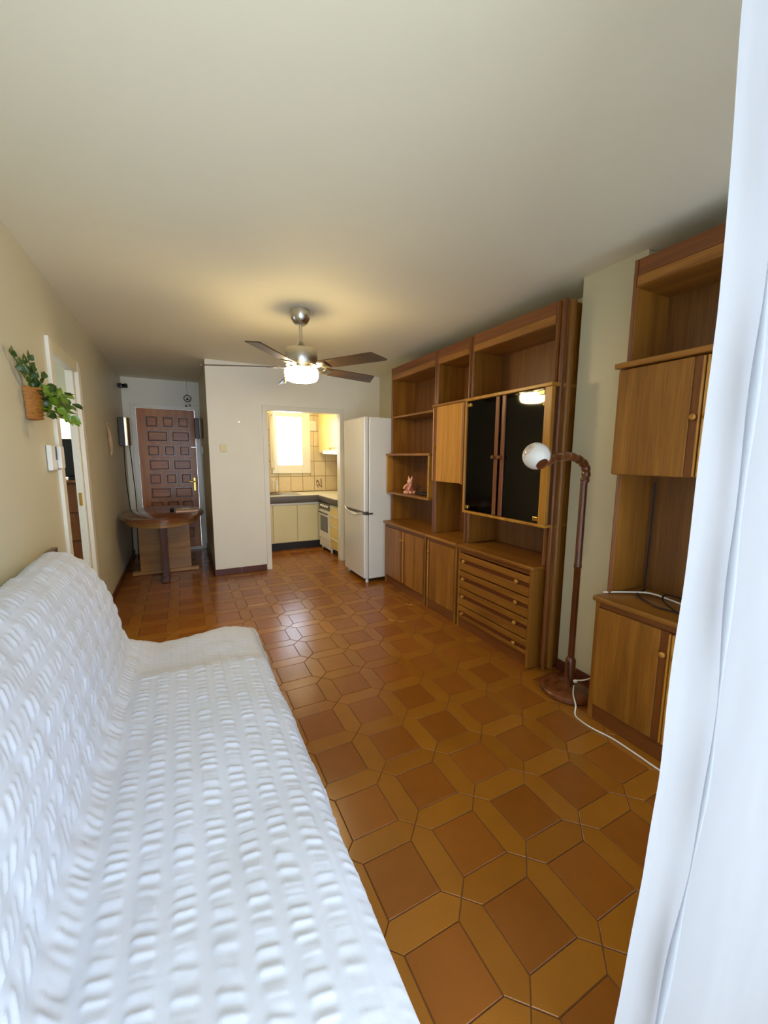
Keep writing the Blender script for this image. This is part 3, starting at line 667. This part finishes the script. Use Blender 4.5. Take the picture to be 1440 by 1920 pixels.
# ------------------------------------------------------------------ figurine and black object in the cubby
fg = thing('figurine', (2.15, 3.60, 1.0445), 'small pink porcelain figurine with pointed ears on the cubby shelf', 'figurine')
FXx, FYy, FZ = 2.13, 3.585, 1.0445
bm = bmesh.new(); lathe(bm, [(.05, 0), (.058, .015), (.05, .045), (.036, .085), (.028, .105), (.02, .118)], (FXx, FYy, FZ), seg=20); obj('dress', bm, 'porcelain_rose', fg)
bm = bmesh.new()
for k in range(9):
    a = 2*PI*k/9; bmesh.ops.create_uvsphere(bm, u_segments=8, v_segments=6, radius=.017, matrix=Matrix.Translation((FXx+.055*math.cos(a), FYy+.06*math.sin(a), FZ+.017)))
obj('ruffle', bm, 'porcelain_pink', fg)
bm = bmesh.new(); bmesh.ops.create_uvsphere(bm, u_segments=14, v_segments=10, radius=.032, matrix=Matrix.Translation((FXx-.005, FYy, FZ+.128)) @ Matrix.Diagonal((.9, 1, 1.05, 1))); obj('head', bm, 'porcelain_pink', fg)
for s in (-1, 1):
    bm = bmesh.new(); lathe(bm, [(.013, 0), (.010, .02), (.002, .045)], (FXx, FYy+s*.022, FZ+.147), (0, s*.45, 1), 10); obj('ear', bm, 'porcelain_pink', fg)
    bm = bmesh.new(); tube(bm, smoothpts([(FXx-.01, FYy+s*.03, FZ+.10), (FXx-.035, FYy+s*.052, FZ+.075), (FXx-.05, FYy+s*.045, FZ+.05)], 4), .011, 8); obj('arm', bm, 'porcelain_pink', fg)
bx = thing('router', (2.2, 3.36, 1.0445), 'low black device beside the pink figurine', 'device')
obj('case', B(2.13, 2.30, 3.28, 3.46, 1.0455, 1.075, bev=.008), 'black_plastic', bx)
bm = bmesh.new(); tube(bm, smoothpts([(2.2, 3.44, 1.075), (2.19, 3.475, 1.13), (2.16, 3.48, 1.10), (2.12, 3.47, 1.06)], 6), .006, 6); obj('cable', bm, 'black_cable', bx)

# ------------------------------------------------------------------ dining table in the hall
TX, TY = -.225, 5.46
tb = thing('oval_table', (TX, TY, 0), 'oval wooden pedestal table in front of the entrance door', 'table')
def ell(a, b, n=64): return [(TX+a*math.cos(2*PI*k/n), TY+b*math.sin(2*PI*k/n)) for k in range(n)]
bm = bmesh.new(); prism(bm, ell(.445, .70), .722, .752, .006); obj('table_top', bm, 'table_top', tb)
bm = bmesh.new(); prism(bm, ell(.385, .635), .655, .722); obj('apron', bm, 'table_side', tb)
obj('transverse_board', B(TX-.275, TX+.275, TY-.03, TY+.03, .045, .66, bev=.004), 'table_side', tb)
obj('lengthwise_board', B(TX-.032, TX+.032, TY-.36, TY+.36, .045, .66, bev=.004), 'walnut', tb)
obj('foot', B(TX-.36, TX+.36, TY-.04, TY+.04, 0.001, .046, bev=.008), 'table_side', tb)
obj('foot', B(TX-.038, TX+.038, TY-.49, TY+.46, 0.001, .047, bev=.008), 'walnut', tb)
pp = obj('tray', B(-.085, .155, 5.32, 5.60, .753, .772, bev=.004), 'paper', label='flat pinkish tray with papers lying on the oval table', category='tray')
obj('paper_sheet', B(-.03, .07, 5.50, 5.60, .7725, .776), 'white_plastic', pp, False)
bm = bmesh.new(); lathe(bm, [(.02, 0), (.028, .012), (.02, .03), (.008, .036)], (-.13, 5.5, .753), seg=14); obj('small_black_pot', bm, 'black_plastic', label='tiny black object on the table left of the tray', category='pot')

# ------------------------------------------------------------------ wall things in the hall
def wallbox(name, x0, x1, y0, y1, z0, z1, label):
    t = thing(name, ((x0+x1)/2, (y0+y1)/2, z0), label, 'wall lamp', 'metal wall lamps in the hall')
    xm = x0+(x1-x0)*.55
    obj('case', B(x0, xm, y0, y1, z0, z1, bev=.006), 'dark_metal', t)
    bm = bmesh.new(); n = 14; vs = []
    for k in range(n+1):
        a = -PI/2+PI*k/n; px = xm+.001+(x1-xm)*max(0, math.cos(a))**.5; py = (y0+y1)/2-.012+(y1-y0+.02)*.5*math.sin(a)
        vs.append((bm.verts.new((px, py, z0+.004)), bm.verts.new((px, py, z1-.004))))
    for p, q in zip(vs, vs[1:]): bm.faces.new((p[0], q[0], q[1], p[1]))
    bm.faces.new([p[1] for p in vs]); bm.faces.new([p[0] for p in reversed(vs)])
    obj('shiny_cover', bm, 'steel', t); return t
wallbox('hall_wall_lamp', XL+.004, XL+.125, 6.0, 6.16, 1.545, 1.90, 'dark wall lamp with curved shiny cover left of the entrance door')
wallbox('hall_wall_lamp', XH-.105, XH-.004, 6.02, 6.15, 1.66, 1.93, 'dark wall lamp with curved shiny cover right of the entrance door')
for i, (xx, yy) in enumerate(((XL+.04, 6.10), (XL+.10, 6.12))):
    bm = bmesh.new(); tube(bm, smoothpts([(xx, yy, 1.55), (xx-.01+.02*i, yy+.02, 1.2), (xx+.02*i, yy+.02, .9), (xx+.015, yy+.0, .60), (xx, yy, .04)], 6), .006, 6)
    obj('hanging_wire', bm, 'black_cable', label=('black wire hanging along the left wall from the wall lamp', 'black wire hanging free below the left wall lamp near the door')[i], category='wire')
bm = bmesh.new(); box(bm, XL+.002, XL+.05, 6.35, 6.43, 2.31, 2.36, .005); lathe(bm, [(.022, 0), (.03, .05)], (XL+.05, 6.38, 2.335), (1, -.5, 0), 14)
obj('door_spotlight', bm, 'black_plastic', label='tiny black spotlight high on the left wall near the door', category='spotlight')
obj('door_intercom', B(XH-.035, XH-.002, 6.30, 6.36, 1.46, 1.56, bev=.004), 'white_plastic', label='small white keypad on the hall wall below the right wall lamp', category='keypad')
# wind chime
ch = thing('wind_chime', (.14, 6.6, 2.1), 'round dark hanging chime with two charms above the entrance door', 'chime')
bm = bmesh.new(); tube(bm, [(.14, 6.6, 2.499), (.14, 6.6, 2.30)], .0015, 5); obj('string', bm, 'dark_metal', ch)
bm = bmesh.new(); tube(bm, [(.14+.046*math.cos(2*PI*k/24), 6.6, 2.25+.046*math.sin(2*PI*k/24)) for k in range(25)], .006, 6, False); obj('ring', bm, 'dark_metal', ch)
def tri(x, z, s):
    bm = bmesh.new(); a = [bm.verts.new(p) for p in ((x-s, 6.597, z-s), (x+s, 6.597, z-s), (x, 6.597, z+s))]; b = [bm.verts.new(p) for p in ((x-s, 6.603, z-s), (x+s, 6.603, z-s), (x, 6.603, z+s))]
    bm.faces.new(a); bm.faces.new(b[::-1])
    for k in range(3): bm.faces.new((a[k], b[k], b[(k+1) % 3], a[(k+1) % 3]))
    return bm
obj('charm', tri(.14, 2.25, .022), 'dark_metal', ch, False)
for x, z, s in ((.118, 2.15, .018), (.168, 2.16, .016)):
    obj('charm', tri(x, z, s), 'dark_metal', ch, False)
    bm = bmesh.new(); tube(bm, [(x, 6.6, z+s*.8), (.14+(x-.14)*.6, 6.6, 2.212)], .0012, 5); obj('string', bm, 'dark_metal', ch)
# wooden bird/driftwood ornament on left wall
dw = thing('wall_ornament', (XL+.01, 5.09, 1.42), 'slim pale driftwood ornament on the left wall', 'ornament')
bm = bmesh.new(); tube(bm, smoothpts([(XL+.02, 5.14, 1.42), (XL+.025, 5.13, 1.52), (XL+.025, 5.10, 1.64), (XL+.02, 5.09, 1.72)], 6), lambda i: .004+.016*math.sin(PI*min(1, i/18)), 8); obj('stem', bm, 'driftwood', dw)
bm = bmesh.new()
for s in (-1, 1): tube(bm, smoothpts([(XL+.02, 5.08, 1.64), (XL+.02, 5.04+.02*s, 1.70), (XL+.018, 5.0+.03*s, 1.76)], 5), .004, 6)
obj('twig', bm, 'driftwood', dw)
# switches
sw = obj('light_switch', B(.415, .493, YK-.012, YK-.001, 1.475, 1.56, bev=.004), 'cream_laminate', label='cream light switch on the white kitchen wall', category='switch')
obj('rocker', B(.435, .473, YK-.017, YK-.011, 1.495, 1.54, bev=.003), 'yellow_laminate', sw)
bm = bmesh.new(); lathe(bm, [(.004, 0), (.006, .008)], (.638, YK-.001, 1.825), (0, -1, 0), 8); obj('wall_nail', bm, 'steel', label='lone nail in the white wall above the light switch', category='nail')
ic = thing('wall_thermostat', (XL+.02, 2.96, 1.33), 'white switch box on the left wall below the hanging plant', 'switch')
obj('case', B(XL+.002, XL+.026, 2.88, 3.06, 1.34, 1.485, bev=.005), 'white_plastic', ic)
obj('cover', B(XL+.027, XL+.048, 2.98, 3.055, 1.35, 1.48, bev=.005), 'white_plastic', ic)
obj('slot', B(XL+.0265, XL+.03, 2.962, 2.976, 1.40, 1.478), 'dark_metal', ic, False)

# ------------------------------------------------------------------ hanging plant in wall basket
pl = thing('wall_plant', (XL+.06, 2.66, 1.60), 'leafy ivy in a wicker basket hanging on the left wall', 'plant')
bm = bmesh.new(); n = 20; rings = []
BY, BX = 2.67, XL+.003
for r, z in ((.028, 1.605), (.040, 1.61), (.045, 1.66), (.050, 1.72), (.054, 1.765)):
    rings.append([bm.verts.new((BX+r*1.15*math.sin(PI*k/n), BY-r*1.25*math.cos(PI*k/n), z)) for k in range(n+1)])
for a, b in zip(rings, rings[1:]):
    for k in range(n): bm.faces.new((a[k], a[k+1], b[k+1], b[k]))
bm.faces.new(rings[0])
bk = obj('basket', bm, 'wicker', pl)
for k in range(9):
    z = 1.615+.018*k; r = .042+.0014*k+.002
    bm = bmesh.new(); tube(bm, [(BX+r*1.15*math.sin(PI*q/14), BY-r*1.25*math.cos(PI*q/14), z) for q in range(15)], .006, 6); obj('wicker_strand', bm, 'wicker', bk)
def leaf_me(mat):
    bm = bmesh.new()
    out = [(0, 0), (-.022, .012), (-.026, .026), (-.016, .042), (0, .062), (.016, .042), (.026, .026), (.022, .012)]
    c0 = bm.verts.new((0, .026, -.006)); vs = [bm.verts.new((x, y, .004*abs(x)/.02)) for x, y in out]
    for k in range(len(vs)): bm.faces.new((c0, vs[k], vs[(k+1) % len(vs)]))
    return finish(bm, 'leaf', mat, 'all')
LM = [leaf_me('leaf_green'), leaf_me('leaf_dark')]
rnd = random.Random(3)
def leaf(p, d, nv, s, m):
    o = bpy.data.objects.new('leaf', LM[m]); COL.objects.link(o); o.parent = pl
    Y = Vector(d).normalized(); Z = Vector(nv); Z = (Z-Y*Z.dot(Y)).normalized(); X = Y.cross(Z)
    o.rotation_mode = 'QUATERNION'; o.rotation_quaternion = Matrix((X, Y, Z)).transposed().to_quaternion(); o.location = Vector(p)-wloc(pl); o.scale = (s, s, s)
def lnv(): return (.5+rnd.uniform(-.6, .6), -.7+rnd.uniform(-.5, .7), .5+rnd.uniform(-.5, .5))
for k in range(64):
    u = rnd.random(); v = rnd.random()
    p = (BX+.04+.14*u, 2.69+rnd.uniform(-.08, .05), 1.80-.04*u-.155*v)
    leaf(p, (rnd.uniform(-.5, .9), rnd.uniform(-.5, .5), rnd.uniform(-1, .15)), lnv(), rnd.uniform(.65, 1.0), 0 if rnd.random() < .75 else 1)
stems = bmesh.new()
for (ty, tz, tx) in ((2.44, 1.88, .02), (2.55, 1.87, .03), (2.60, 1.90, .035), (2.60, 1.83, .05), (2.64, 1.81, .08), (2.50, 1.82, .025)):
    pts = smoothpts([(BX+.04, 2.65, 1.74), (BX+.5*tx+.02, (2.65+ty)/2, (1.74+tz)/2), (BX+tx, ty, tz)], 5); tube(stems, pts, .0025, 5)
    for q in range(3, len(pts), 2):
        p = pts[q]; leaf((p.x, p.y, p.z), (rnd.uniform(-.1, .5), rnd.uniform(-.6, .4), .8), lnv(), rnd.uniform(.5, .75), 1)
    leaf((BX+tx, ty, tz), (.1, -.3, .9), lnv(), .65, 1)
for k in range(6):
    a = rnd.uniform(0, 1); tube(stems, smoothpts([(BX+.05, 2.66, 1.76), (BX+.10, 2.68+.04*a, 1.78), (BX+.14, 2.70+.06*a, 1.70-.06*a)], 4), .0025, 5)
obj('stems', stems, 'leaf_dark', pl)

# ------------------------------------------------------------------ bedroom glimpsed through the doorway
bd = thing('bedroom_dresser', (-.91, 4.95, 0), 'brown wooden dresser seen through the bedroom doorway', 'dresser')
obj('body', B(-1.06, -.76, 4.72, 5.15, 0.001, 1.165, bev=.005), 'walnut', bd)
for k in range(4): obj('drawer', B(-1.05, -.77, 4.705, 4.719, .06+.275*k, .32+.275*k, bev=.004), 'oak_red', bd)
obj('top', B(-1.075, -.745, 4.69, 5.16, 1.166, 1.19, bev=.005), 'oak_red', bd)
tv = thing('bedroom_television', (-.91, 4.95, 1.19), 'black television on the bedroom dresser', 'television')
obj('screen', B(-1.03, -.80, 4.90, 4.95, 1.215, 1.585, bev=.012), 'black_plastic', tv)
obj('stand', B(-.99, -.84, 4.86, 4.98, 1.191, 1.216, bev=.005), 'black_plastic', tv)
bw = struct('window_2', B(-1.46, -.86, 5.46, 5.50, .90, .95, bev=.004), 'gloss_white', True, 'bedroom window in the far bedroom wall')
obj('pane', B(-1.42, -.90, 5.54, 5.544, .95, 2.02), 'pane_glass', bw, False)
bm = bmesh.new(); n = 40; va = []
for k in range(n+1):
    x = -1.46+.62*k/n; y = 5.42+.018*math.sin(k*1.1); va.append((bm.verts.new((x, y, .80)), bm.verts.new((x, y, 2.04))))
for p, q in zip(va, va[1:]): bm.faces.new((p[0], q[0], q[1], p[1]))
obj('bedroom_curtain', bm, 'bedroom_voile', label='sheer cream curtain at the bedroom window', category='curtain')
bm = bmesh.new(); tube(bm, [(-1.55, 5.42, 2.06), (-.80, 5.42, 2.06)], .012, 10); obj('bedroom_curtain_rod', bm, 'brass', label='thin rod above the bedroom curtain', category='curtain rod')

# ------------------------------------------------------------------ sofa under a white seersucker cover
SY0, SY1 = .37, 2.50
sf = thing('sofa', (-.15, 1.43, 0), 'long armless sofa under a white puckered cotton cover', 'sofa')
prof = smoothpts([(-.655, 0, .06), (-.66, 0, .50), (-.655, 0, .82), (-.63, 0, .93), (-.575, 0, .962), (-.51, 0, .948), (-.445, 0, .895), (-.395, 0, .81), (-.355, 0, .70), (-.325, 0, .56), (-.30, 0, .47), (-.265, 0, .435), (-.20, 0, .436), (-.05, 0, .448), (.12, 0, .452), (.24, 0, .447), (.305, 0, .43), (.335, 0, .395), (.350, 0, .33), (.365, 0, .22), (.385, 0, .09), (.39, 0, .05)], 20)
# resample by arc length
L = [0]
for a, b in zip(prof, prof[1:]): L.append(L[-1]+(b-a).length)
NS = 440; NY = 600; pts = []; j = 0
for k in range(NS+1):
    s = L[-1]*k/NS
    while j < len(L)-2 and L[j+1] < s: j += 1
    f = (s-L[j])/max(1e-9, L[j+1]-L[j]); pts.append((prof[j].lerp(prof[j+1], f), s))
nrm = []
for k in range(NS+1):
    a = pts[max(k-1, 0)][0]; b = pts[min(k+1, NS)][0]; d = (b-a).normalized(); nrm.append(Vector((-d.z, 0, d.x)))
def sst(a, b, x):
    t = max(0, min(1, (x-a)/(b-a))); return t*t*(3-2*t)
bm = bmesh.new(); grid = []
STP = .074
for iy in range(NY+1):
    y = SY0+(SY1-SY0)*iy/NY; row = []
    e = max(0, 1-(SY1-y)/.14); rnd_in = .075*(1-math.sqrt(max(0, 1-e*e)))
    e2 = max(0, 1-(y-SY0)/.10); rnd_in += .05*(1-math.sqrt(max(0, 1-e2*e2)))
    for k in range(NS+1):
        p, s = pts[k]; n = nrm[k]
        ph = s/STP; idx = math.floor(ph); fr = ph-idx
        m = sst(.16, .30, fr)*(1-sst(.72, .86, fr))
        seat = 1 if p.x > -.24 else 0
        jit = noise.noise((idx*3.7, y*5.0, 1.3))
        slant = (fr-.5)*(.022*(1+jit) if seat else .05)
        wv = math.sin(2*PI*(y+slant)/(.027 if seat else .026)+5.5*jit+idx*1.9)
        wv = .55*(1.3-2.6*abs(math.sin(PI*(y+slant)/(.034 if seat else .032)+3.2*jit+idx*1.9))**.7)+.3*wv+1.0*noise.noise((fr*1.6+idx*9.1, (y+slant)*46, .5))
        amp = .0026 if seat else .0026
        damp = 1.0
        if seat and y > 1.98: damp = .45
        if seat: damp *= 1-.75*sst(.12, .33, p.x)*sst(1.0, .6, y)
        dz = amp*m*wv*damp + .004*m*damp
        big = .010*noise.noise((s*3.1, y*2.4, 4.0)) + .006*noise.noise((s*9, y*5, 7.0))
        if seat and y > 1.95: big += .008*noise.noise((s*7+y*6, y*8-s*5, 2.0))
        if not seat: big += .006*noise.noise((s*4, y*16, 9.0))
        q = p + n*(dz+big-rnd_in)
        x, z = q.x, q.z
        if seat and p.x < .34:
            z -= .035*sst(1.90, 2.06, y+.12*(x-.3))*sst(-.26, -.16, p.x)      # far cushion lies lower
        if p.x > .30:
            fl = max(0, (.43-p.z)/.38); x += fl*(.03*math.sin(y*5.2+1)+.035*sst(2.0, 2.35, y)+.03*sst(.95, .6, y))
        yy = y - .03*(1 if p.x < -.3 else 0)*e + (.04*sst(.0, .2, p.x)*e*(1-sst(.28, .36, p.x)) if seat else 0)
        row.append(bm.verts.new((max(x, XL+.006), yy, max(z, .02))))
    grid.append(row)
for a, b in zip(grid, grid[1:]):
    for k in range(NS): bm.faces.new((a[k], a[k+1], b[k+1], b[k]))
# hanging end flap at the far end and closing flap at the near end
for row, dy in ((grid[-1], .012), (grid[0], -.008)):
    lo = [bm.verts.new((v.co.x, v.co.y+dy, .03)) for v in row]
    for k in range(NS): bm.faces.new((row[k], row[k+1], lo[k+1], lo[k]))
obj('slipcover', bm, 'cotton', sf, 'all')
obj('seat_base', B(-.58, .30, SY0+.06, SY1-.08, .10, .38, bev=.03), 'bedding', sf)
for x in (-.5, .24):
    for y in (SY0+.15, SY1-.2):
        bm = bmesh.new(); lathe(bm, [(.02, .001), (.026, .10)], (x, y, 0), seg=12); obj('leg', bm, 'walnut', sf)
obj('back_frame', B(XL+.012, XL+.03, SY0+.1, 2.60, .30, .86, bev=.006), 'walnut', sf)
obj('back_post', B(XL+.012, XL+.04, 2.605, 2.74, .001, .925, bev=.006), 'walnut', sf)

# ------------------------------------------------------------------ curtain at the balcony door
ct = thing('window_curtain', (1.2, .26, 0), 'long white sheer curtain drawn to the right of the balcony door', 'curtain')
EY = .345
edge = [(z, EY*b) for z, b in ((.02, 1.93), (.30, 1.968), (.42, 2.01), (.66, 2.09), (.85, 2.128), (1.1, 2.136), (1.4, 2.15), (1.65, 2.165), (1.85, 2.14), (2.05, 2.11), (2.43, 2.07))]
def ex(z):
    for (a, xa), (b, xb) in zip(edge, edge[1:]):
        if z <= b: return xa+(xb-xa)*(z-a)/(b-a)
    return edge[-1][1]
def curtain_sheet(x_off, width, y_base, seed, amp, k1):
    bm = bmesh.new(); nz, nx = 120, 150; g = []
    for j in range(nz+1):
        z = .012+(2.43-.012)*j/nz; r = []
        for i in range(nx+1):
            u = i/nx; x = ex(z)+x_off+width*u
            s = u*width
            y = y_base - .11*sst(.02, .38, s) + amp*math.sin(s*k1+seed+.5*math.sin(z*1.3+seed))*(.25+.75*min(1, u*3)) + .008*min(1, u*8)*noise.noise((s*9, z*1.6, seed)) + .003*noise.noise((s*30, z*5, seed))
            y += .003*(1-min(1, u*25))*math.sin(z*3+seed)
            x += .003*noise.noise((z*4, seed, u*3))
            r.append(bm.verts.new((x, y, z)))
        g.append(r)
    for a, b in zip(g, g[1:]):
        for i in range(nx): bm.faces.new((a[i], a[i+1], b[i+1], b[i]))
    return bm
obj('inner_panel', curtain_sheet(0, 1.05, EY, .4, .016, 22), 'curtain_cloth', ct, 'all')
bm = bmesh.new()
tube(bm, [(ex(z)+.075+.012*math.sin(z*2.1)+.003*math.sin(z*9), EY-.032+.003*math.sin(z*5), z) for z in [.015+2.41*k/60 for k in range(61)]], lambda i: .0045+.002*math.sin(i*.7)+.002*math.sin(i*.23), 8)
obj('folded_hem', bm, 'curtain_cloth', ct, 'all')
bm = bmesh.new(); tube(bm, [(-.5, .27, 2.46), (1.95, .27, 2.46)], .012, 10)
obj('curtain_rail', bm, 'white_plastic', label='white curtain rail under the ceiling at the balcony door', category='curtain rail')
